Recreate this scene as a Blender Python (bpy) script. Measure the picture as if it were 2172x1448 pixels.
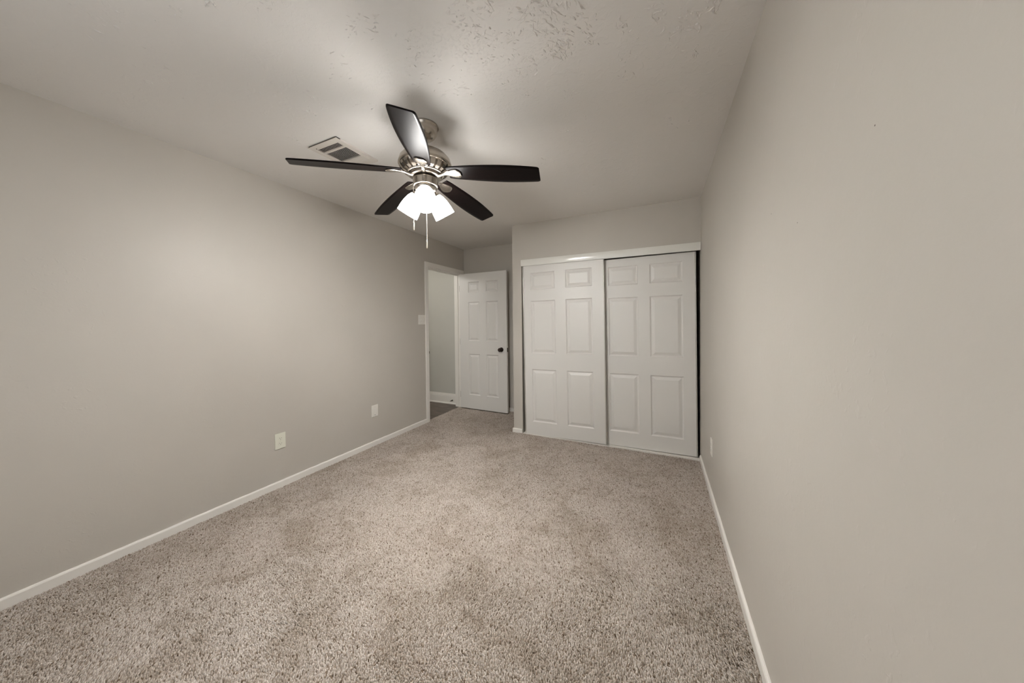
import bpy, bmesh, math, random
import numpy as np
from mathutils import Vector, Matrix
random.seed(7)
SC = bpy.context.scene
COL = SC.collection
PI = math.pi
for o in list(bpy.data.objects):
    bpy.data.objects.remove(o)

# ------------------------------------------------------------------ camera
W, H, D, D2, XC = 3.112, 2.44, 3.36, 4.12, 1.195      # room width, height, closet wall, alcove wall, closet corner
YB = -0.55                                            # wall behind the camera
cam_d = bpy.data.cameras.new('camera')
cam = bpy.data.objects.new('camera', cam_d); COL.objects.link(cam)
yaw, pitch, roll = 0.4404, -0.0146, -0.0099
fwd = Vector((-math.sin(yaw)*math.cos(pitch), math.cos(yaw)*math.cos(pitch), math.sin(pitch)))
rt0 = Vector((math.cos(yaw), math.sin(yaw), 0)); up0 = rt0.cross(fwd)
rt = rt0*math.cos(roll) + up0*math.sin(roll); up = -rt0*math.sin(roll) + up0*math.cos(roll)
m = Matrix((rt, up, -fwd)).transposed().to_4x4(); m.translation = Vector((2.7652, 0, 1.3081))
cam.matrix_world = m
cam_d.sensor_width = 36; cam_d.lens = 663.8148/2172*36
cam_d.shift_y = -(724-691.86)/2172
cam_d.clip_start = 0.02
SC.camera = cam

# ------------------------------------------------------------------ world, exposure
wd = bpy.data.worlds.new('world'); SC.world = wd; wd.use_nodes = True
wd.node_tree.nodes['Background'].inputs[0].default_value = (0.93, 0.97, 1.0, 1)
wd.node_tree.nodes['Background'].inputs[1].default_value = 2.2
SC.view_settings.view_transform = 'Standard'
SC.view_settings.look = 'None'
SC.view_settings.exposure = 0.08
SC.view_settings.gamma = 1.0
SC.view_settings.use_curve_mapping = False
SC.cycles.use_denoising = True
SC.cycles.max_bounces = 12
SC.cycles.diffuse_bounces = 8
SC.cycles.sample_clamp_indirect = 6.0

# an unseen window, added behind the camera, lets in daylight as fill; this light only marks the opening for the sampler
WX0, WX1, WZ0, WZ1 = 0.75, 2.35, 0.80, 2.08
pl = bpy.data.lights.new('fill_window_portal', 'AREA'); pl.shape = 'RECTANGLE'; pl.size = WX1-WX0; pl.size_y = WZ1-WZ0; pl.cycles.is_portal = True
plo = bpy.data.objects.new('fill_window_portal', pl); COL.objects.link(plo); plo.location = ((WX0+WX1)/2, YB-.09, (WZ0+WZ1)/2); plo.rotation_euler = (PI/2, 0, PI)

SHADE_L, BULB_L = 28.5, 1560.0        # radiance of the lit frosted shades and of the bulbs in them
hl = bpy.data.lights.new('hall_fill_light', 'POINT'); hl.energy = 16; hl.shadow_soft_size = 0.12; hl.color = (1, 0.97, 0.93)  # unseen light with no fixture, added to brighten the hall
hlo = bpy.data.objects.new('hall_fill_light', hl); COL.objects.link(hlo); hlo.location = (-0.62, 2.75, 2.2)

# ------------------------------------------------------------------ materials
def srgb(r, g, b):
    f = lambda c: (c/255/12.92 if c/255 <= 0.04045 else ((c/255+0.055)/1.055)**2.4)
    return (f(r), f(g), f(b), 1)

def mat(name, color, rough=0.5, metal=0.0, spec=0.5, emit=None, strength=0):
    ma = bpy.data.materials.new(name); ma.use_nodes = True
    b = ma.node_tree.nodes['Principled BSDF']
    b.inputs['Base Color'].default_value = color
    b.inputs['Roughness'].default_value = rough
    b.inputs['Metallic'].default_value = metal
    b.inputs['Specular IOR Level'].default_value = spec
    if emit:
        b.inputs['Emission Color'].default_value = emit
        b.inputs['Emission Strength'].default_value = strength
    return ma

class NT:
    """small helper to wire shader nodes"""
    def __init__(s, ma): s.t = ma.node_tree; s.b = s.t.nodes['Principled BSDF']
    def n(s, kind, ins=None, **props):
        x = s.t.nodes.new(kind)
        for k, v in props.items(): setattr(x, k, v)
        for k, v in (ins or {}).items():
            if isinstance(v, bpy.types.NodeSocket): s.t.links.new(v, x.inputs[k])
            else: x.inputs[k].default_value = v
        return x
    def pos(s): return s.n('ShaderNodeNewGeometry').outputs['Position']
    def noise(s, vec, scale, detail=3, rough=0.5, dist=0.0):
        return s.n('ShaderNodeTexNoise', {'Vector': vec, 'Scale': scale, 'Detail': detail, 'Roughness': rough, 'Distortion': dist}).outputs['Fac']
    def ramp(s, fac, stops, interp='LINEAR'):
        r = s.n('ShaderNodeValToRGB', {'Fac': fac}); e = r.color_ramp; e.interpolation = interp
        while len(e.elements) < len(stops): e.elements.new(0.5)
        for el, (p, c) in zip(e.elements, stops): el.position = p; el.color = c if len(c) == 4 else (*c, 1)
        return r.outputs['Color']
    def rng(s, v, a, b, c=0.0, d=1.0):
        return s.n('ShaderNodeMapRange', {0: v, 1: a, 2: b, 3: c, 4: d}, interpolation_type='SMOOTHSTEP').outputs[0]
    def m(s, op, a, b=0.0):
        return s.n('ShaderNodeMath', {0: a, 1: b}, operation=op).outputs[0]
    def mix(s, fac, a, b, blend='MIX'):
        x = s.n('ShaderNodeMix', {0: fac, 6: a, 7: b}, data_type='RGBA', blend_type=blend)
        return x.outputs[2]
    def bump(s, h, strength, dist):
        x = s.n('ShaderNodeBump', {'Height': h, 'Strength': strength, 'Distance': dist})
        s.t.links.new(x.outputs[0], s.b.inputs['Normal'])
    def color(s, c): s.t.links.new(c, s.b.inputs['Base Color'])

def wall_mat(name, color, marks=()):
    ma = mat(name, color, 0.45, 0, 0.25); t = NT(ma); p = t.pos()
    n1 = t.noise(p, 95, 2, 0.5); n2 = t.noise(p, 9, 3, 0.55)
    lump = t.m('MULTIPLY', t.rng(t.noise(p, 42, 2, 0.5, 0.6), 0.60, 0.72), t.rng(t.noise(p, 3.2, 2), 0.50, 0.62))
    h = t.m('ADD', t.m('MULTIPLY', n1, 0.25), t.m('ADD', t.m('MULTIPLY', n2, 1.0), t.m('MULTIPLY', lump, 0.5)))
    t.bump(h, 0.35, 0.003)
    c = t.mix(t.rng(t.noise(p, 1.7, 3), 0.35, 0.65), tuple(x*0.985 for x in color[:3])+(1,), tuple(min(1, x*1.015) for x in color[:3])+(1,))
    for q, r in marks:                                  # old nail holes in the plaster
        d = t.n('ShaderNodeVectorMath', {0: p, 1: q}, operation='DISTANCE').outputs['Value']
        c = t.mix(t.rng(d, r, r*1.8, 1, 0), c, srgb(70, 58, 48))
    t.color(c)
    return ma

WALL_C = srgb(194, 189, 181)
M_wall = wall_mat('wall_paint', WALL_C)
M_wallR = wall_mat('wall_paint_right', WALL_C, [((W, 1.352, 1.668), 0.0013), ((W, 1.128, 1.575), 0.0013), ((W, 0.783, 1.65), 0.0011)])
M_hall = wall_mat('hall_wall_paint', srgb(198, 197, 190))
M_white = mat('white_trim_paint', srgb(236, 233, 227), 0.35, 0, 0.5)
M_door = mat('white_door_paint', srgb(226, 224, 220), 0.4, 0, 0.5)
t = NT(M_door); p = t.pos()
t.bump(t.noise(t.n('ShaderNodeVectorMath', {0: p, 1: (60, 60, 3.0)}, operation='MULTIPLY').outputs[0], 4, 3), 0.06, 0.002)
M_fascia = mat('glossy_white_track', srgb(230, 229, 223), 0.16, 0, 0.6)
M_edge = mat('brushed_door_edge', srgb(190, 188, 182), 0.35, 0.4, 0.5)
M_plate = mat('white_plastic', srgb(232, 229, 222), 0.35, 0, 0.5)
M_plateC = mat('cream_white_plastic', srgb(226, 226, 212), 0.35, 0, 0.5)
M_slot = mat('dark_slot', srgb(112, 106, 98), 0.6)
M_ventw = mat('vent_enamel', srgb(214, 208, 200), 0.4)
M_dark = mat('dark_inside_and_gap_shade', srgb(36, 31, 27), 0.8)
M_bronze = mat('oil_rubbed_bronze', srgb(62, 52, 48), 0.16, 0.8, 0.5)
M_nickel = mat('brushed_nickel', srgb(186, 178, 168), 0.27, 1.0, 0.5)
M_nickeld = mat('dark_nickel', srgb(120, 112, 103), 0.35, 1.0, 0.5)
M_blade = mat('espresso_blade', srgb(20, 14, 13), 0.34, 0, 0.1)
t = NT(M_blade); tc = t.n('ShaderNodeTexCoord').outputs['Object']
gr = t.noise(t.n('ShaderNodeVectorMath', {0: tc, 1: (3, 60, 60)}, operation='MULTIPLY').outputs[0], 2.0, 4, 0.6)
t.color(t.ramp(gr, [(0.3, srgb(9, 6, 6)), (0.7, srgb(20, 13, 12))]))
M_shade = mat('lit_frosted_glass', (0.9, 0.88, 0.85, 1), 0.3, 0, 0.5, (1, 0.978, 0.95, 1), SHADE_L)
M_bulb = mat('lit_bulb', (1, 1, 1, 1), 0.4, 0, 0.5, (1, 0.978, 0.95, 1), BULB_L)
M_chain = mat('bead_chain', srgb(214, 205, 192), 0.3, 0.8, 0.5)
M_spring = mat('spring_steel', srgb(92, 84, 76), 0.35, 0.9, 0.5)

M_glass = bpy.data.materials.new('fill_window_glass'); M_glass.use_nodes = True
nt = M_glass.node_tree; nt.nodes.clear()
ou = nt.nodes.new('ShaderNodeOutputMaterial'); mx = nt.nodes.new('ShaderNodeMixShader'); tr = nt.nodes.new('ShaderNodeBsdfTransparent'); gs = nt.nodes.new('ShaderNodeBsdfGlossy')
gs.inputs['Roughness'].default_value = 0.02; mx.inputs[0].default_value = 0.06
nt.links.new(tr.outputs[0], mx.inputs[1]); nt.links.new(gs.outputs[0], mx.inputs[2]); nt.links.new(mx.outputs[0], ou.inputs[0])

# ceiling: hand stomped plaster, ridges bunched in patches
M_ceil = mat('stomped_ceiling', srgb(229, 226, 222), 0.6, 0, 0.3)
t = NT(M_ceil); p = t.pos()
dcen = t.n('ShaderNodeVectorMath', {0: p, 1: (2.1, 0.85, H)}, operation='DISTANCE').outputs['Value']
grit = t.m('MULTIPLY', t.rng(t.noise(p, 75, 3, 0.6, 0.5), 0.50, 0.68), t.m('MULTIPLY', t.rng(dcen, 0.35, 1.0, 1.0, 0.12), t.rng(t.noise(p, 5, 2), 0.4, 0.6)))
hgt = t.m('ADD', t.m('ADD', t.m('MULTIPLY', grit, 0.55), t.m("MULTIPLY", t.noise(p, 55, 3, 0.6), 0.09)), t.m('ADD', t.m('MULTIPLY', t.rng(t.noise(p, 26, 2, 0.5, 0.8), 0.52, 0.68), 0.25), t.m('MULTIPLY', t.noise(p, 4, 2), 0.8)))
t.bump(hgt, 0.36, 0.005)

# carpet: beige cut pile with brown flecks, nap brushed in soft patches
M_carpet = mat('beige_fleck_carpet', srgb(150, 136, 119), 0.95, 0, 0.1)
M_pile = mat('beige_fleck_pile', srgb(190, 178, 164), 0.9, 0, 0.12)
t = NT(M_pile); p = t.pos()
rnd = t.n('ShaderNodeNewGeometry').outputs['Random Per Island']
cr = t.ramp(rnd, [(0.0, srgb(98, 82, 67)), (0.025, srgb(134, 118, 102)), (0.10, srgb(168, 156, 144)), (0.45, srgb(190, 180, 171)), (1.0, srgb(210, 202, 194))])
t.color(t.mix(1.0, cr, t.ramp(t.m('ADD', t.m('MULTIPLY', t.noise(p, 3.0, 4, 0.6, 0.8), 0.65), t.m('MULTIPLY', t.noise(p, 16, 3, 0.6), 0.35)), [(0.38, (0.80, 0.77, 0.73)), (0.5, (0.97, 0.965, 0.955)), (0.62, (1.07, 1.07, 1.07))]), 'MULTIPLY'))

# hall floor: dark grey brown wood planks
M_wood = mat('grey_brown_planks', srgb(96, 84, 76), 0.4, 0, 0.4)
t = NT(M_wood); p = t.pos()
g1 = t.noise(t.n('ShaderNodeVectorMath', {0: p, 1: (2.2, 26, 1)}, operation='MULTIPLY').outputs[0], 2.0, 5, 0.6, 0.6)
br = t.n('ShaderNodeTexBrick', {'Vector': p, 'Color1': (0.85, 0.85, 0.85, 1), 'Color2': (1.1, 1.1, 1.1, 1), 'Mortar': (0.4, 0.4, 0.4, 1), 'Scale': 1.0, 'Mortar Size': 0.002, 'Brick Width': 1.1, 'Row Height': 0.15})
t.color(t.mix(1.0, t.ramp(g1, [(0.3, srgb(72, 62, 56)), (0.5, srgb(100, 88, 80)), (0.72, srgb(132, 119, 109))]), br.outputs['Color'], 'MULTIPLY'))

# ------------------------------------------------------------------ mesh helpers
def box(bm, x0, x1, y0, y1, z0, z1, bev=0.0, mi=0):
    r = bmesh.ops.create_cube(bm, size=1)
    vs = r['verts']
    for v in vs:
        v.co = Vector((x0+(v.co.x+.5)*(x1-x0), y0+(v.co.y+.5)*(y1-y0), z0+(v.co.z+.5)*(z1-z0)))
    fs = {f for v in vs for f in v.link_faces}
    for f in fs: f.material_index = mi
    if bev:
        bmesh.ops.bevel(bm, geom=list({e for v in vs for e in v.link_edges}), offset=bev, segments=2, affect='EDGES', profile=0.6, clamp_overlap=True)
    return bm

def prism(bm, pts, axis, a, b, mi=0):
    """polygon pts (two coords) extruded along axis from a to b"""
    def P(q, h):
        return {'x': (h, q[0], q[1]), 'y': (q[0], h, q[1]), 'z': (q[0], q[1], h)}[axis]
    v0 = [bm.verts.new(P(q, a)) for q in pts]; v1 = [bm.verts.new(P(q, b)) for q in pts]
    n = len(pts)
    fs = [bm.faces.new(v0), bm.faces.new(v1)]
    for i in range(n): fs.append(bm.faces.new((v0[i], v0[(i+1) % n], v1[(i+1) % n], v1[i])))
    for f in fs: f.material_index = mi
    return bm

def lathe(bm, prof, seg=48, M=None, close=False, mi=0):
    rings = []
    for r, z in prof:
        if r < 1e-6:
            rings.append([bm.verts.new((0, 0, z))])
        else:
            rings.append([bm.verts.new((r*math.cos(2*PI*i/seg), r*math.sin(2*PI*i/seg), z)) for i in range(seg)])
    pairs = list(zip(rings, rings[1:])) + ([(rings[-1], rings[0])] if close else [])
    for a, b in pairs:
        for i in range(seg):
            j = (i+1) % seg
            if len(a) == 1 and len(b) == 1: continue
            if len(a) == 1: f = bm.faces.new((a[0], b[i], b[j]))
            elif len(b) == 1: f = bm.faces.new((a[i], a[j], b[0]))
            else: f = bm.faces.new((a[i], a[j], b[j], b[i]))
            f.material_index = mi; f.smooth = True
    if M is not None:
        for rg in rings:
            for v in rg: v.co = M @ v.co
    return bm

def tube(bm, pts, rad, seg=10, mi=0):
    pts = [Vector(q) for q in pts]; rings = []
    for i, q in enumerate(pts):
        d = (pts[min(i+1, len(pts)-1)] - pts[max(i-1, 0)]).normalized()
        a = d.cross(Vector((0, 0, 1)) if abs(d.z) < 0.9 else Vector((1, 0, 0))).normalized(); b = d.cross(a)
        r = rad[i] if isinstance(rad, (list, tuple)) else rad
        rings.append([bm.verts.new(q + (a*math.cos(2*PI*k/seg) + b*math.sin(2*PI*k/seg))*r) for k in range(seg)])
    for A, B in zip(rings, rings[1:]):
        for k in range(seg):
            f = bm.faces.new((A[k], A[(k+1) % seg], B[(k+1) % seg], B[k])); f.smooth = True; f.material_index = mi
    bm.faces.new(rings[0]); bm.faces.new(rings[-1])
    return bm

def obj(name, bm, mats, parent=None, loc=None, rot=None, smooth=False):
    bmesh.ops.recalc_face_normals(bm, faces=bm.faces)
    me = bpy.data.meshes.new(name); bm.to_mesh(me); bm.free()
    for ma in (mats if isinstance(mats, (list, tuple)) else [mats]): me.materials.append(ma)
    if smooth:
        for f in me.polygons: f.use_smooth = True
    o = bpy.data.objects.new(name, me); COL.objects.link(o)
    if loc is not None: o.location = loc
    if rot is not None: o.rotation_euler = rot
    if parent is not None: o.parent = parent
    return o

def tag(o, label, cat, group=None, kind=None):
    o['label'] = label; o['category'] = cat
    if group: o['group'] = group
    if kind: o['kind'] = kind
    return o

def empty(name, loc, rot=(0, 0, 0)):
    o = bpy.data.objects.new(name, None); COL.objects.link(o); o.location = loc; o.rotation_euler = rot
    o.empty_display_size = 0.1
    return o

def B(): return bmesh.new()
def structure(name, bm, mats, label, cat, **k):
    return tag(obj(name, bm, mats, **k), label, cat, kind='structure')

# ------------------------------------------------------------------ room shell
bm = B(); prism(bm, [(-0.045, YB), (W, YB), (W, D2), (-0.045, D2)], 'z', -0.06, -0.008)
structure('floor', bm, M_carpet, 'beige flecked cut pile carpet covering the bedroom floor', 'floor')
bm = B(); prism(bm, [(-0.12, YB-.1), (W+.1, YB-.1), (W+.1, D2+.1), (-0.12, D2+.1)], 'z', H, H+0.06)
cam_o = cam.matrix_world.translation.copy()
def px_to_ceiling(u, v):
    d = rt*((u-1086)/663.8148) - up*((v-691.86)/663.8148) + fwd
    return cam_o + d*((H-cam_o.z)/d.z)
def stroke(bm, x, y, ang, L, wd, hgt):
    # one raised plaster ridge left by the stomp brush: ragged, tapered, slumped to one side
    n = max(5, int(L/.0045)); skew = random.uniform(.1, .5)*wd; rows = []; a = ang
    px_, py_ = x - math.cos(ang)*L/2, y - math.sin(ang)*L/2; pk = random.uniform(.15, .6)
    for i in range(n+1):
        q = i/n; a += random.gauss(0, .22) + (ang-a)*.15
        env = (q/pk)**.6 if q < pk else (max(0, 1-q)/(1-pk))**.9
        env = max(.02, env)*random.uniform(.55, 1.2)
        nx, ny = -math.sin(a), math.cos(a)
        prof = [(-.5*wd*env, 0), (-.22*wd*env+skew*.3*env, .75), (skew*env, 1.0), (.42*wd*env+skew*.4*env, .35), (.66*wd*env+skew*.3*env, 0)]
        rows.append([bm.verts.new((px_+nx*u_, py_+ny*u_, H+.0005-hgt*env*z_)) for u_, z_ in prof])
        px_ += math.cos(a)*L/n; py_ += math.sin(a)*L/n
    for A, Bq in zip(rows, rows[1:]):
        for k in range(4):
            bm.faces.new((A[k], A[k+1], Bq[k+1], Bq[k])).smooth = True
random.seed(21)
for x0, y0, x1, y1, cnt, ang, spread, size in [
    (950, 0, 1045, 65, 46, 1.0, .7, 1.0), (1075, 15, 1122, 45, 16, .3, .6, .9), (1125, 0, 1265, 75, 60, 1.45, .5, 1.0), (1150, 60, 1215, 125, 34, 1.6, .5, .8), (1240, 70, 1270, 95, 9, 1.2, .5, 1.0),
    (985, 60, 1110, 135, 60, .4, .9, .55), (1095, 118, 1138, 158, 22, .2, .7, .75), (1170, 90, 1215, 125, 14, 1.4, .4, 1.1), (860, 105, 1010, 205, 46, .2, .8, .45), (820, 60, 900, 110, 12, .2, .8, .6), (940, 180, 995, 205, 12, .6, .4, .8),
    (1436, 22, 1486, 68, 22, 1.7, .6, 1.25), (1385, 0, 1412, 42, 9, 1.4, .6, 1.2), (1495, 0, 1532, 30, 10, 2.2, .5, 1.4), (1308, 38, 1352, 85, 16, 1.2, .9, .7), (1308, 108, 1345, 172, 14, 1.5, .8, .8), (1452, 92, 1482, 122, 8, 1.5, .4, .9), (1400, 60, 1440, 110, 7, 1.5, .8, .8),
    (1105, 188, 1148, 212, 10, .9, .5, .7), (1195, 185, 1225, 212, 8, 1.2, .6, .7), (1060, 150, 1120, 180, 16, .5, 1, .5), (1182, 268, 1222, 282, 8, .2, .5, .8), (1412, 248, 1468, 275, 10, .5, .6, .8), (1140, 330, 1168, 362, 8, 1.4, .5, .8), (1240, 240, 1262, 260, 5, .6, .8, .7), (1330, 300, 1420, 340, 9, .8, .9, .6),
    (190, 15, 265, 85, 10, 1.9, .5, .8), (360, 15, 395, 40, 6, 1.4, .8, .8), (285, 135, 372, 178, 14, 1.7, .8, .5), (425, 0, 455, 15, 4, .3, .5, 1), (550, 0, 582, 28, 8, 1.2, .8, .8), (735, 25, 800, 85, 26, .7, .9, .6), (700, 110, 745, 175, 12, 1.3, .9, .6), (645, 165, 680, 245, 10, 1.5, .6, .8), (610, 285, 640, 312, 8, .6, .8, .6), (590, 358, 625, 378, 8, .4, .5, .9), (740, 200, 800, 240, 6, .6, .8, .6), (1220, 390, 1290, 412, 10, .4, .8, .7), (1000, 485, 1060, 505, 8, .3, .6, .8)]:
    for i in range(int(cnt*1.6)):
        q = px_to_ceiling(random.uniform(x0, x1), random.uniform(y0, y1))
        if q.x < .05 or q.x > W-.05 or q.y > D2-.05: continue
        dd = (q.xy-cam_o.xy).length
        stroke(bm, q.x, q.y, ang+random.gauss(0, spread)-.44, min(.07, random.lognormvariate(-3.9, .55))*(.4+.6*size)*(1+.12*dd), random.uniform(.0045, .0100)*(.5+.5*size), min(.0080, random.lognormvariate(-5.7, .5))*(.5+.5*size))
for i in range(260):
    stroke(bm, random.uniform(.1, W-.1), random.uniform(YB+.1, D-.1), random.uniform(0, PI), random.uniform(.008, .022), random.uniform(.003, .006), random.uniform(.0012, .0028))
structure('ceiling', bm, M_ceil, 'off white ceiling with hand stomped plaster texture', 'ceiling')
JA, JB, JH = 3.245, 4.036, 2.052                       # rough door opening in the left wall
bm = B(); prism(bm, [(YB, -.06), (JA, -.06), (JA, JH), (JB, JH), (JB, -.06), (D2, -.06), (D2, H), (YB, H)], 'x', -0.11, 0)
structure('wall_left', bm, M_wall, 'long greige wall on the left with the doorway at its far end', 'wall')
bm = B(); box(bm, W, W+.1, YB, D2, -.06, H)
structure('wall_right', bm, M_wallR, 'greige wall close on the right with small nail holes', 'wall')
bm = B(); box(bm, -0.11, W, D2, D2+.1, -.06, H)
structure('wall_back', bm, M_wall, 'shaded greige wall of the alcove behind the open door', 'wall')
bm = B()
for q in ((-.11, WX0, -.06, H), (WX1, W, -.06, H), (WX0, WX1, -.06, WZ0), (WX0, WX1, WZ1, H)): box(bm, q[0], q[1], YB-.1, YB, q[2], q[3])
bmesh.ops.remove_doubles(bm, verts=bm.verts, dist=1e-6)
structure('wall_front', bm, M_wall, 'greige wall at the near end of the room', 'wall')
bm = B(); prism(bm, [(XC, -.06), (1.31, -.06), (1.31, 1.985), (W, 1.985), (W, H), (XC, H)], 'y', D, D+.11)
structure('wall_closet', bm, M_wall, 'greige wall above and left of the white sliding closet doors', 'wall')
bm = B(); box(bm, XC, 1.31, D+.11, D2, -.06, H)
structure('wall_closet_side', bm, M_wall, 'side wall between the closet and the door alcove', 'wall')

wn = empty('fill_window_1', ((WX0+WX1)/2, YB-.05, WZ0)); tag(wn, 'unseen white framed sliding window added for fill light in the near wall behind the viewer', 'window', kind='structure')  # window added out of view to bring in fill light
bm = B(); hw_, hh_ = (WX1-WX0)/2, WZ1-WZ0
box(bm, -hw_, -hw_+.04, -.03, .02, 0, hh_, .003); box(bm, hw_-.04, hw_, -.03, .02, 0, hh_, .003); box(bm, -hw_+.04, hw_-.04, -.03, .02, 0, .04, .003); box(bm, -hw_+.04, hw_-.04, -.03, .02, hh_-.04, hh_, .003); box(bm, -.02, .02, -.02, .012, .04, hh_-.04, .003)
obj('fill_window_frame', bm, M_white, wn)
for a_, b_ in ((-hw_+.04, -.02), (.02, hw_-.04)):
    bm = B(); box(bm, a_, b_, -.006, -.002, .04, hh_-.04); obj('fill_window_pane', bm, M_glass, wn)
bm = B(); box(bm, -hw_-.03, hw_+.03, .035, .085, -.025, 0, .004); obj('fill_window_sill', bm, M_white, wn)

# hall beyond the door
HY = 4.115
bm = B(); box(bm, -1.25, -0.045, 1.9, HY, -0.06, -0.002)
structure('floor_hall', bm, M_wood, 'dark grey brown wood plank floor of the hall beyond the doorway', 'floor')
bm = B(); box(bm, -1.25, -0.11, HY, HY+.1, -.06, H)
structure('wall_hall_end', bm, M_hall, 'pale grey hall wall seen through the doorway', 'wall')
bm = B(); box(bm, -1.35, -1.25, 1.9, HY+.1, -.06, H)
structure('wall_hall_far', bm, M_hall, 'pale grey far side wall of the hall', 'wall')
bm = B(); box(bm, -1.35, -.11, 1.8, 1.9, -.06, H)
structure('wall_hall_near', bm, M_hall, 'pale grey near end wall of the hall', 'wall')
bm = B(); box(bm, -1.35, -.12, 1.8, HY+.1, H, H+.06)
structure('ceiling_hall', bm, M_ceil, 'off white ceiling of the hall', 'ceiling')

def skirting(name, a, b, nrm, label, h=0.051, th=0.013, mt=None, fancy=False):
    """baseboard along a->b standing off the wall by nrm"""
    a = Vector((*a, 0)); b = Vector((*b, 0)); nv = Vector((*nrm, 0)); bm = B()
    prof = [(0, -.01), (th, -.01), (th, h-.008), (th*.75, h-.002), (th*.4, h), (0, h)]
    if fancy: prof = [(0, 0), (th+.012, 0), (th+.012, .012), (th+.004, .022), (th, .024), (th, h-.045), (th*.8, h-.038), (th*.8, h-.028), (th*.55, h-.02), (th*.35, h), (0, h)]
    n = max(2, int((b-a).length/0.05)) if not fancy else 2
    rings = []
    for i in range(n+1):
        q = a.lerp(b, i/n); wob = 0 if (fancy or i in (0, n)) else random.uniform(-1, 1)*0.0012
        rings.append([bm.verts.new(q + nv*(u*(1+wob*20)) + Vector((0, 0, z + (wob if z > 0.01 else 0)))) for u, z in prof])
    k = len(prof)
    for A, Bq in zip(rings, rings[1:]):
        for i in range(k): bm.faces.new((A[i], A[(i+1) % k], Bq[(i+1) % k], Bq[i]))
    bm.faces.new(rings[0]); bm.faces.new(rings[-1])
    return structure(name, bm, mt or M_white, label, 'baseboard')

skirting('baseboard_left', (0, YB), (0, 3.208), (1, 0), 'long low white baseboard along the left wall')
skirting('baseboard_right', (W, D), (W, YB), (-1, 0), 'low white baseboard along the right wall')
skirting('baseboard_back', (0.05, D2), (XC, D2), (0, -1), 'short white baseboard behind the open door')
skirting('baseboard_closet', (XC-.013, D), (1.305, D), (0, -1), 'tiny white baseboard on the wall end left of the closet', h=0.048)
skirting('baseboard_hall', (-1.25, HY), (-0.11, HY), (0, -1), 'tall moulded white baseboard in the hall', h=0.165, th=0.014, fancy=True)

# carpet pile: short leaning tufts, one mesh
rg = np.random.default_rng(5)
SP = 0.0056
gx, gy = np.meshgrid(np.arange(-0.04, W-.003, SP), np.arange(0.02, D2-.003, SP)); px = gx.ravel(); py = gy.ravel()
px = px + rg.uniform(-.5, .5, px.size)*SP; py = py + rg.uniform(-.5, .5, py.size)*SP
ok = ~((px > XC-.005) & (py > D-.012)) & (px < W-.014) & (py < D2-.012) & ~((px < .014) & (py < 3.266)) & ~((px < .018) & (py > 4.018)) & (px > -.044)
px, py = px[ok], py[ok]; N = px.size
def field(x, y, k):
    r2 = np.random.default_rng(k); v = np.zeros_like(x)
    for f in (1.6, 2.7, 4.3, 7.0, 11.0):
        for _ in range(3):
            th = r2.uniform(0, 2*PI); v += np.sin(f*2.2*(x*math.cos(th)+y*math.sin(th)) + r2.uniform(0, 2*PI))/f**.55
    return v/2.6
nap = field(px, py, 11)
th = 2.2 + 0.9*field(px, py, 3) + rg.normal(0, .55, N); lean = (.0035 + .0022*np.clip(nap, -1.2, 1.2))*rg.uniform(.4, 1.9, N)
ht = .0052 + .0064*rg.beta(2.4, 1.2, N) + .0010*nap; r0 = rg.uniform(.0027, .0042, N); rot0 = rg.uniform(0, 2*PI, N)
V = np.zeros((N, 7, 3), np.float32); dx, dy = np.cos(th)*lean, np.sin(th)*lean
for k in range(3):
    a = rot0 + k*2*PI/3
    V[:, k] = np.stack([px+np.cos(a)*r0, py+np.sin(a)*r0, np.full(N, -.0085)], 1)
    V[:, 3+k] = np.stack([px+dx*.45+np.cos(a)*r0*.95, py+dy*.45+np.sin(a)*r0*.95, -.0085+ht*.68], 1)
V[:, 6] = np.stack([px+dx, py+dy, -.0085+ht], 1)
base = (np.arange(N)*7)[:, None]
quads = np.concatenate([base+np.array([k, (k+1) % 3, 3+(k+1) % 3, 3+k]) for k in range(3)], 1).reshape(-1, 4)
tris = np.concatenate([base+np.array([3+k, 3+(k+1) % 3, 6]) for k in range(3)], 1).reshape(-1, 3)
me = bpy.data.meshes.new('carpet_pile'); me.vertices.add(N*7); me.vertices.foreach_set('co', V.ravel())
me.loops.add(quads.size+tris.size); me.loops.foreach_set('vertex_index', np.concatenate([quads.ravel(), tris.ravel()]).astype(np.int32))
npoly = len(quads)+len(tris); me.polygons.add(npoly)
me.polygons.foreach_set('loop_start', np.concatenate([np.arange(len(quads))*4, quads.size+np.arange(len(tris))*3]).astype(np.int32))
me.polygons.foreach_set('use_smooth', np.ones(npoly, bool))
me.update(calc_edges=True); me.validate(); me.materials.append(M_pile)
cp = bpy.data.objects.new('carpet_pile', me); COL.objects.link(cp)
tag(cp, 'short beige carpet pile flecked with brown over the bedroom floor', 'carpet', kind='stuff')

# door casing and jamb (one trim assembly)
bm = B()
def casing_strip(y0, y1, z0, z1): box(bm, 0, 0.016, y0, y1, z0, z1, 0.004)
casing_strip(3.208, 3.264, -.01, 2.105); casing_strip(3.264, 4.10, 2.045, 2.105); casing_strip(4.022, 4.085, -.01, 2.045)
box(bm, -0.115, 0, JA, 3.262, -.01, 2.036); box(bm, -0.115, 0, 4.02, JB, -.01, 2.036); box(bm, -0.115, 0, JA, JB, 2.036, JH)
box(bm, -0.08, -0.045, 3.262, 3.273, 0, 2.036, .002); box(bm, -0.08, -0.045, 4.009, 4.02, 0, 2.036, .002); box(bm, -0.08, -0.045, 3.262, 4.02, 2.025, 2.036, .002)
structure('trim_1', bm, M_white, 'white casing and jamb around the bedroom doorway', 'door frame')

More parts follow.
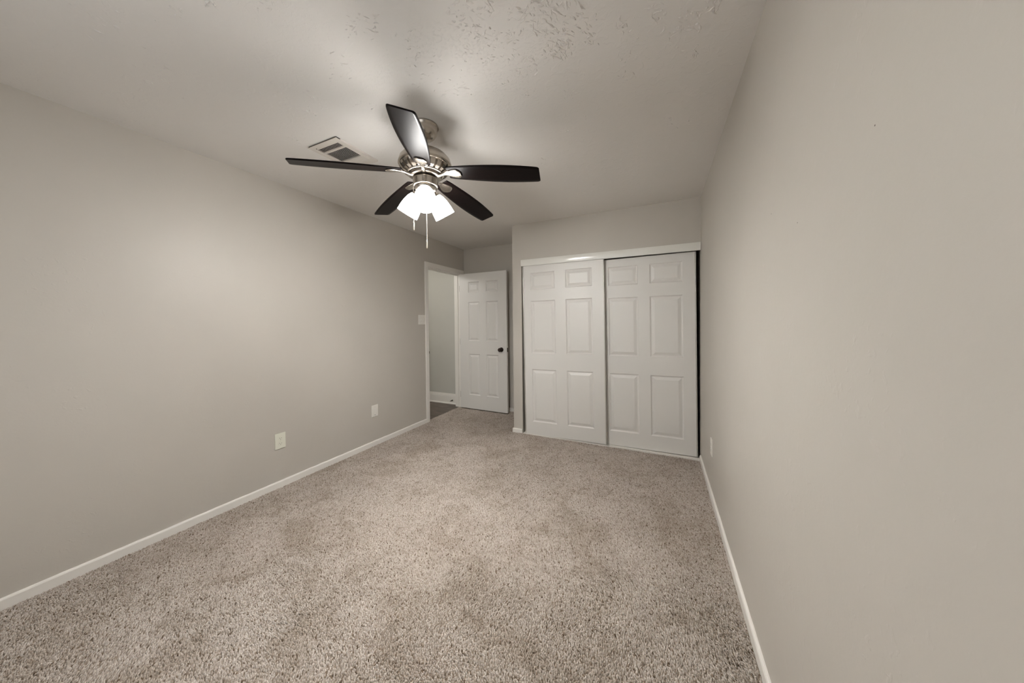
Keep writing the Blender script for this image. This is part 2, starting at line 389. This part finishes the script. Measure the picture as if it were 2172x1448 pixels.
# closet track fascia and floor track
bm = B(); prof = [(D-.001, 2.024), (D-.014, 2.024)]
for i in range(13):
    u = i/12; prof.append((D-.0185-.0022*math.sin(PI*min(1, u*1.0))+.0052*max(0, u-.25)**1.5, 2.0225-u*.0705))
prof += [(D-.012, 1.950), (D-.001, 1.950)]
prism(bm, prof, 'x', 1.310, W-.003)
for f in bm.faces:
    if abs(f.normal.x) < .5 and len(f.verts) == 4: f.smooth = False
box(bm, 1.312, W-.003, D-.002, D+.004, 1.962, 1.985)
structure('trim_2', bm, M_fascia, 'glossy white track fascia across the top of the closet', 'trim')
bm = B(); box(bm, 1.312, W, D-.002, D+.1, -.009, -0.001, .0005); box(bm, 1.312, W, D+.036, D+.040, -.001, .001); box(bm, 1.312, W, D-.002, D+.0, -.001, .0075)
structure('trim_3', bm, M_white, 'thin white floor track under the sliding closet doors', 'trim')

# ------------------------------------------------------------------ six panel doors
def panel_door_mesh(w, h, th, cols, rows, g=0.010):
    """moulded six panel leaf in local x (width), z (height), front face at y=0, back at y=th"""
    bm = B()
    xs = [0]+[c for q in cols for c in q]+[w]; zs = [0]+[c for q in rows for c in q]+[h]
    steps = [(0.0, 0.0), (0.004, g*.5), (0.011, g), (0.017, g), (0.042, g*.15), (0.046, g*.1)]
    for side in (0, 1):
        def Y(d): return d if side == 0 else th-d
        for i in range(len(xs)-1):
            for j in range(len(zs)-1):
                x0, x1, z0, z1 = xs[i], xs[i+1], zs[j], zs[j+1]
                if i % 2 == 1 and j % 2 == 1:
                    loops = []
                    for off, dep in steps:
                        loops.append([bm.verts.new(c) for c in ((x0+off, Y(dep), z0+off), (x1-off, Y(dep), z0+off), (x1-off, Y(dep), z1-off), (x0+off, Y(dep), z1-off))])
                    for A, Bq in zip(loops, loops[1:]):
                        for k in range(4): bm.faces.new((A[k], A[(k+1) % 4], Bq[(k+1) % 4], Bq[k]))
                    bm.faces.new(loops[-1])
                else:
                    bm.faces.new([bm.verts.new(c) for c in ((x0, Y(0), z0), (x1, Y(0), z0), (x1, Y(0), z1), (x0, Y(0), z1))])
    for i in range(len(xs)-1):
        for z in (0, h): bm.faces.new([bm.verts.new(c) for c in ((xs[i], 0, z), (xs[i+1], 0, z), (xs[i+1], th, z), (xs[i], th, z))])
    for j in range(len(zs)-1):
        for x in (0, w): bm.faces.new([bm.verts.new(c) for c in ((x, 0, zs[j]), (x, 0, zs[j+1]), (x, th, zs[j+1]), (x, th, zs[j]))])
    bmesh.ops.remove_doubles(bm, verts=bm.verts, dist=1e-5)
    return bm

def closet_door(name, x0, x1, y, z0, z1, cols, label, lean=0.0):
    e = empty(name, (x0, y, z0), (0, lean, 0)); tag(e, label, 'closet door', kind='structure')
    w, h = x1-x0, z1-z0
    rows = [(0.150-z0, 0.757-z0), (0.940-z0, 1.545-z0), (1.672-z0, 1.866-z0)]
    obj('door_panel', panel_door_mesh(w, h, 0.026, [(a-x0, b-x0) for a, b in cols], rows), M_door, e)
    for xa, xb in ((-0.010, -0.001), (w+.001, w+.010)):
        bm = B(); box(bm, xa, xb, -0.006, 0.030, 0, h, 0.002); obj('edge_frame', bm, M_edge, e)
    return e
d2 = closet_door('door_2', 1.352, 2.254, D+.006, .003, 1.962, [(1.438, 1.728), (1.850, 2.137)], 'left white six panel sliding closet door in the front track', lean=-0.011)
d3 = closet_door('door_3', 2.180, 3.082, D+.052, .002, 1.945, [(2.292, 2.580), (2.690, 2.980)], 'right white six panel sliding closet door in the rear track', lean=-0.008)

# hinged bedroom door
dr = empty('door_1', (0.022, 3.967, 0.016), (0, 0, math.radians(-1.3)))
tag(dr, 'white six panel hinged door standing open into the alcove', 'door', kind='structure')
obj('door_panel', panel_door_mesh(0.80, 2.016, 0.035, [(0.155, 0.350), (0.463, 0.664)], [(0.205, 0.817), (1.012, 1.592), (1.730, 1.890)]), M_door, dr)
def knob(y0, sgn):
    bm = B(); M = Matrix.Translation((0.712, y0, 0.897)) @ Matrix.Rotation(PI/2*sgn, 4, 'X')
    lathe(bm, [(0, 0), (.033, 0), (.033, .004), (.029, .008), (.015, .011), (.0125, .016), (.0125, .028), (.017, .034), (.026, .042), (.0285, .052), (.026, .062), (.018, .068), (0, .070)], 32, M)
    k = obj('door_knob', bm, M_bronze, dr); k['label'] = 'dark bronze round knob'
knob(0, 1); knob(0.035, -1)
bm = B(); box(bm, 0.799, 0.8015, .006, .029, .865, .925, .001); obj('latch_plate', bm, M_bronze, dr)
for z in (0.20, 1.0, 1.80):
    bm = B(); tube(bm, [(-0.006, 0.037, z-.045), (-0.006, 0.037, z+.045)], .006, 12); box(bm, -0.004, 0.0, 0.002, 0.036, z-.045, z+.045)
    obj('hinge', bm, M_spring, dr)

bm = B(); box(bm, -.060, -.018, 3.2615, 3.264, .885, .945, .001); box(bm, -.018, .020, 3.262, 3.2665, .900, .930, .001)
sp = obj('strike_plate', bm, M_bronze); tag(sp, 'small dark strike plate on the latch side of the doorway', 'strike plate')

# spring door stop on the hall baseboard
sd = empty('door_stop', (-0.235, HY-.014, 0.062)); tag(sd, 'small dark spring door stop on the hall baseboard', 'door stop')
bm = B(); lathe(bm, [(0, 0), (.011, 0), (.011, .004), (.006, .007), (0, .007)], 20, Matrix.Rotation(PI/2, 4, 'X')); obj('mounting_base', bm, M_spring, sd)
bm = B(); tube(bm, [(.0055*math.cos(a*.7), -.007-a*.00045, .0055*math.sin(a*.7)) for a in range(120)], .0012, 6); obj('spring', bm, M_spring, sd)
bm = B(); lathe(bm, [(0, .058), (.0075, .058), (.0085, .064), (.0075, .07), (0, .072)], 20, Matrix.Rotation(PI/2, 4, 'X')); obj('rubber_tip', bm, M_white, sd)

# ------------------------------------------------------------------ wall plates (local x = across, z = up, y<0 faces the room)
def plate_mesh(w, h, th=0.006):
    bm = B(); box(bm, -w/2, w/2, -th, 0, -h/2, h/2, 0.0022); return bm
def screw(e, x, z, mt):
    bm = B(); lathe(bm, [(0, .0085), (.0028, .0082), (.0034, .0062), (.0034, .005)], 14, Matrix.Translation((x, 0, z)) @ Matrix.Rotation(PI/2, 4, 'X'))
    box(bm, x-.0025, x+.0025, -.0088, -.0080, z-.0004, z+.0004, mi=1)
    obj('screw', bm, [mt, M_slot], e)
def outlet(name, loc, rz, label, mt, w=.078, h=.125):
    e = empty(name, loc, (0, 0, rz)); tag(e, label, 'outlet')
    obj('cover_plate', plate_mesh(w, h), mt, e)
    for s in (-1, 1):
        zc = s*.0215; bm = B(); pts = []
        for i in range(28):
            a = 2*PI*i/28; pts.append((.0168*math.cos(a), zc + max(-.0135, min(.0135, .0168*math.sin(a)))))
        prism(bm, pts, 'y', -.0078, -.004)
        for x, hh in ((-.0063, .0042), (.0063, .0034)): box(bm, x-.0011, x+.0011, -.0081, -.0070, zc+.002-hh, zc+.002+hh, mi=1)
        box(bm, -.0022, .0022, -.0081, -.0070, zc-.0105, zc-.0065, mi=1)
        obj('socket', bm, [mt, M_slot], e)
    screw(e, 0, 0, mt)
    return e
outlet('wall_outlet', (0, 1.467, .370), -PI/2+PI, 'white outlet on the left wall, the nearer of its two low plates', M_plateC)
outlet('wall_outlet.001', (W, 2.695, .372), -PI/2, 'white outlet low on the right wall near the closet', M_plate, w=.075, h=.122)
bp = empty('blank_plate', (0, 2.391, .369), (0, 0, PI/2)); tag(bp, 'white blank cover plate on the left wall, nearer the doorway', 'wall plate')
obj('cover_plate', plate_mesh(.082, .125), M_plate, bp); screw(bp, 0, .043, M_plate)
bm = B(); lathe(bm, [(0, .0082), (.003, .008), (.0036, .0062), (.0036, .005)], 14, Matrix.Translation((0, 0, -.043)) @ Matrix.Rotation(PI/2, 4, 'X')); obj('screw', bm, M_spring, bp)
sw = empty('light_switch', (0, 3.144, 1.347), (0, 0, PI/2)); tag(sw, 'white light switch plate beside the doorway casing', 'switch')
obj('cover_plate', plate_mesh(.122, .122), M_plate, sw)
for x in (-.023, .023):
    bm = B(); prism(bm, [(-.0115, -.006), (.0115, -.006), (.0115, .002), (-.0115, .002)], 'x', x-.0048, x+.0048)
    bmesh.ops.transform(bm, verts=bm.verts, matrix=Matrix.Identity(4))
    bm2 = B(); box(bm2, x-.0048, x+.0048, -.0085, -.004, -.0115, .0115, .001); box(bm2, x-.004, x+.004, -.0165, -.006, .001, .0085, .0015); bm.free()
    obj('toggle', bm2, M_plate, sw)
    for z in (-.03, .03): screw(sw, x, z, M_plate)

# ------------------------------------------------------------------ ceiling air register
vx0, vx1, vy0, vy1 = .733, 1.000, 1.276, 1.590
av = empty('air_register', ((vx0+vx1)/2, (vy0+vy1)/2, H)); tag(av, 'off white metal air register in the ceiling beside the fan', 'air vent')
lx, ly = (vx1-vx0)/2, (vy1-vy0)/2
secs = [(1.314, 1.358, 'x', 1), (1.371, 1.484, 'y', 1), (1.496, 1.545, 'x', -1)]
cx, cy = av.location.x, av.location.y
sx0, sx1 = .768-cx, .964-cx
bm = B(); ys = [vy0-cy, secs[0][0]-cy, secs[0][1]-cy, secs[1][0]-cy, secs[1][1]-cy, secs[2][0]-cy, secs[2][1]-cy, vy1-cy]
box(bm, -lx, sx0, ys[0]+.03, ys[7], -.011, 0); box(bm, sx1, lx, ys[0]+.03, ys[7], -.011, 0); box(bm, -lx, sx0, ys[0], ys[0]+.03, -.011, -.007); box(bm, sx1, lx, ys[0], ys[0]+.03, -.011, -.007)
for k in (0, 2, 4, 6): box(bm, sx0, sx1, ys[k], ys[k+1], -.011, 0 if k else -.007)
bmesh.ops.remove_doubles(bm, verts=bm.verts, dist=1e-6)
obj('frame', bm, M_ventw, av)
bm = B(); box(bm, sx0-.004, sx1+.004, ys[1]-.002, ys[6]+.002, -.0022, -.0002); box(bm, -lx+.002, lx-.002, ys[0]+.0025, ys[0]+.028, -.0068, -.0002); obj('throat_and_gap_shade', bm, M_dark, av)  # dark throat backing, plus a dark strip painting shade under the near edge
for y0, y1, ax, sg in secs:
    bm = B(); y0 -= cy; y1 -= cy
    def slat(c, d, u0, u1, axis, tilt):
        # thin blade tilted about its long axis
        ct, st = math.cos(tilt), math.sin(tilt); q = []
        for a, z in ((-d, -.0005), (d, -.0005), (d, .0005), (-d, .0005)): q.append((c + a*ct - z*st, -.0075 + a*st + z*ct))
        prism(bm, q, axis, u0, u1)
    if ax == 'x':
        n = 5
        for i in range(n): slat(y0+(i+.5)*(y1-y0)/n, .0046, sx0, sx1, 'x', sg*.62)
    else:
        n = 17
        for i in range(n): slat(sx0+(i+.5)*(sx1-sx0)/n, .0047, y0, y1, 'y', -.62)
    obj('louver', bm, M_ventw, av)
bm = B(); tube(bm, [(sx0+.01, ys[1]-.012, -.013), (sx0+.01, ys[1]-.012, -.006)], .003, 10); obj('screw', bm, M_spring, av)

# ------------------------------------------------------------------ ceiling fan with three lights
FX, FY = 1.5443, 1.4383
fan = empty('ceiling_fan', (FX, FY, H)); tag(fan, 'brushed nickel ceiling fan with five espresso blades and three lit frosted shades', 'ceiling fan')
def Z(z): return z-H
def fl(prof): return [(r, Z(z)) for r, z in prof]
bm = B(); lathe(bm, fl([(0, 2.4395), (.075, 2.4395), (.077, 2.432), (.071, 2.428), (.0705, 2.412), (.066, 2.394), (.056, 2.378), (.042, 2.367), (.026, 2.361), (.018, 2.360), (0, 2.360)])); obj('canopy', bm, M_nickel, fan)
bm = B(); lathe(bm, fl([(0, 2.366), (.0135, 2.366), (.0135, 2.285), (0, 2.285)]), 24); obj('downrod', bm, M_nickeld, fan)
bm = B(); lathe(bm, fl([(0, 2.312), (.024, 2.312), (.026, 2.298), (.055, 2.296), (.092, 2.286), (.122, 2.268), (.142, 2.244), (.150, 2.219), (.1505, 2.212), (.147, 2.208), (.1455, 2.203), (.137, 2.203), (.13, 2.21), (0, 2.21)]), 64); obj('motor_housing', bm, M_nickel, fan)
bm = B(); lathe(bm, fl([(.136, 2.206), (.131, 2.196), (.118, 2.178), (.098, 2.166), (.09, 2.163), (.08, 2.17), (.08, 2.2)]), 64, close=True); obj('vent_band', bm, M_nickeld, fan)
bm = B(); NR = 22
for i in range(NR):
    a = 2*PI*i/NR; pr = [(.1435, 2.205), (.137, 2.190), (.123, 2.174), (.103, 2.163)]; hwid = [.0140, .0132, .0112, .0092]
    R_ = Matrix.Rotation(a, 4, 'Z'); A = []; Bq = []
    for (r, z), hw in zip(pr, hwid):
        A.append([bm.verts.new(R_ @ Vector((r, s*hw, Z(z)))) for s in (-1, 1)]); Bq.append([bm.verts.new(R_ @ Vector((r-.006, s*hw*.9, Z(z)+.004))) for s in (-1, 1)])
    for k in range(3):
        bm.faces.new((A[k][0], A[k][1], A[k+1][1], A[k+1][0])); bm.faces.new((Bq[k][0], Bq[k+1][0], Bq[k+1][1], Bq[k][1]))
        bm.faces.new((A[k][0], A[k+1][0], Bq[k+1][0], Bq[k][0])); bm.faces.new((A[k][1], Bq[k][1], Bq[k+1][1], A[k+1][1]))
lathe(bm, fl([(.107, 2.166), (.105, 2.160), (.094, 2.157), (.09, 2.163), (.1, 2.168)]), 64, close=True)
obj('vent_ribs', bm, M_nickel, fan)
bm = B(); lathe(bm, fl([(0, 2.166), (.086, 2.166), (.088, 2.160), (.088, 2.150), (.084, 2.146), (0, 2.146)]), 48); obj('flywheel', bm, M_nickeld, fan)
bm = B(); lathe(bm, fl([(0, 2.150), (.052, 2.150), (.056, 2.138), (.068, 2.136), (.071, 2.132), (.0705, 2.128), (.0695, 2.100), (.071, 2.096), (.069, 2.092), (.062, 2.090), (0, 2.090)]), 56); obj('switch_housing', bm, M_nickel, fan)
bm = B(); lathe(bm, fl([(0, 2.092), (.060, 2.091), (.0635, 2.086), (.062, 2.080), (.055, 2.066), (.042, 2.054), (.028, 2.047), (.014, 2.043), (.010, 2.034), (.006, 2.030), (0, 2.029)]), 48); obj('light_fitter', bm, M_nickel, fan)

# blades: droop slightly, pitched twelve degrees
Z0, DR, PITCH, PH0 = 2.1771, 0.115, 0.2064, -0.9987
def frame_pt(a, r, s, dz=0.0, tw=1.0, zc=None):
    e = Vector((math.cos(a), math.sin(a), 0)); tv = Vector((-math.sin(a), math.cos(a), 0))
    z = (Z0 - DR*r) if zc is None else zc
    q = e*r + tv*(s*math.cos(PITCH*tw)) + Vector((0, 0, z - H - s*math.sin(PITCH*tw) + dz))
    return q
def smooth_outline(pts, n=6):
    """catmull-rom through pts of (r, half-width)"""
    out = []
    for i in range(len(pts)-1):
        p0, p1, p2, p3 = pts[max(i-1, 0)], pts[i], pts[i+1], pts[min(i+2, len(pts)-1)]
        for k in range(n):
            u = k/n; f = lambda a, b, c, d: .5*((2*b)+(-a+c)*u+(2*a-5*b+4*c-d)*u*u+(-a+3*b-3*c+d)*u**3)
            out.append((f(p0[0], p1[0], p2[0], p3[0]), f(p0[1], p1[1], p2[1], p3[1])))
    out.append(pts[-1]); return out
def bladelike(bm, a, rows, th, dz, crown=0.0, ns=6, twist=None, zc=None):
    tops = []; bots = []
    for r, hw in rows:
        tw = 1.0 if twist is None else twist(r); zz = None if zc is None else zc(r)
        tops.append([bm.verts.new(frame_pt(a, r, hw*(2*k/ns-1), dz+th*.5, tw, zz)) for k in range(ns+1)])
        bots.append([bm.verts.new(frame_pt(a, r, hw*(2*k/ns-1), dz-th*.5-crown*(1-(2*k/ns-1)**2), tw, zz)) for k in range(ns+1)])
    for i in range(len(rows)-1):
        for k in range(ns):
            bm.faces.new((tops[i][k], tops[i+1][k], tops[i+1][k+1], tops[i][k+1])).smooth = True
            bm.faces.new((bots[i][k], bots[i][k+1], bots[i+1][k+1], bots[i+1][k])).smooth = True
        bm.faces.new((tops[i][0], bots[i][0], bots[i+1][0], tops[i+1][0])); bm.faces.new((tops[i][ns], tops[i+1][ns], bots[i+1][ns], bots[i][ns]))
    for i in (0, len(rows)-1):
        for k in range(ns): bm.faces.new((tops[i][k], tops[i][k+1], bots[i][k+1], bots[i][k]))
blade_rows = smooth_outline([(.135, .044), (.165, .050), (.24, .057), (.34, .0645), (.45, .0675), (.54, .065), (.61, .060), (.645, .0562)], 5) + [(.652, .0545), (.657, .051), (.660, .046)]
iron_rows = smooth_outline([(.066, .017), (.085, .012), (.105, .0095), (.125, .013), (.150, .024), (.172, .032), (.190, .0345), (.202, .031), (.212, .021)], 4) + [(.216, .013)]
def sst(x): x = max(0, min(1, x)); return x*x*(3-2*x)
for k in range(5):
    a = PH0 + k*2*PI/5
    bm = B(); bladelike(bm, a, blade_rows, .006, 0, ns=8); obj('blade', bm, M_blade, fan)
    bm = B(); bladelike(bm, a, iron_rows, .004, -.0062, crown=.0035, ns=6, twist=lambda r: sst((r-.09)/.05), zc=lambda r: 2.1535+(Z0-DR*r-2.1535)*sst((r-.075)/.06)); obj('blade_iron', bm, M_nickel, fan)
# lights
for ph in (-52, 68, 188):
    a = math.radians(ph); d = Vector((math.cos(a), math.sin(a), 0)); tilt = math.radians(35)
    ax = (d*math.sin(tilt) - Vector((0, 0, math.cos(tilt)))).normalized()
    neck = d*.055 + Vector((0, 0, Z(2.052)))
    rot = Vector((0, 0, 1)).rotation_difference(ax).to_matrix().to_4x4(); M = Matrix.Translation(neck) @ rot
    bm = B(); tube(bm, [d*.028+Vector((0, 0, Z(2.062))), d*.042+Vector((0, 0, Z(2.064))), neck-ax*.014], .0085, 12)
    lathe(bm, [(0, -.02), (.014, -.02), (.021, -.014), (.030, -.004), (.0325, .006), (.031, .007), (.0, .004)], 32, M); obj('lamp_socket', bm, M_nickel, fan)
    outer = [(.029, .001), (.036, .008), (.046, .028), (.0545, .058), (.0592, .090), (.0615, .125)]
    bm = B(); lathe(bm, outer + [(r-.003, z) for r, z in reversed(outer)], 40, M, close=True); sh = obj('lamp_shade', bm, M_shade, fan)
    bm = B(); lathe(bm, [(0, .006), (.013, .008), (.0135, .036), (.022, .066), (.027, .086), (.024, .104), (.013, .115), (0, .118)], 24, M); obj('light_bulb', bm, M_bulb, sh)
# pull chains
left = Vector((-math.cos(yaw), -math.sin(yaw), 0)); back = Vector((-.646, .763, 0))
for off, zend in ((left*.071, 1.842), (back*.062+left*-.004, 1.752)):
    bm = B(); z = 2.10
    while z > zend+.05:
        bmesh.ops.create_icosphere(bm, subdivisions=1, radius=.0019, matrix=Matrix.Translation(off+Vector((0, 0, Z(z))))); z -= .0041
    tube(bm, [off+Vector((0, 0, Z(2.105))), off+Vector((0, 0, Z(zend+.05)))], .0007, 6)
    pc_ = obj('pull_chain', bm, M_chain, fan, smooth=True)
    bm = B(); lathe(bm, [(0, .052), (.0022, .05), (.0030, .044), (.0034, .02), (.0040, .004), (.0036, .001), (0, 0)], 16, Matrix.Translation(off+Vector((0, 0, Z(zend))))); obj('chain_pull', bm, M_chain, pc_)
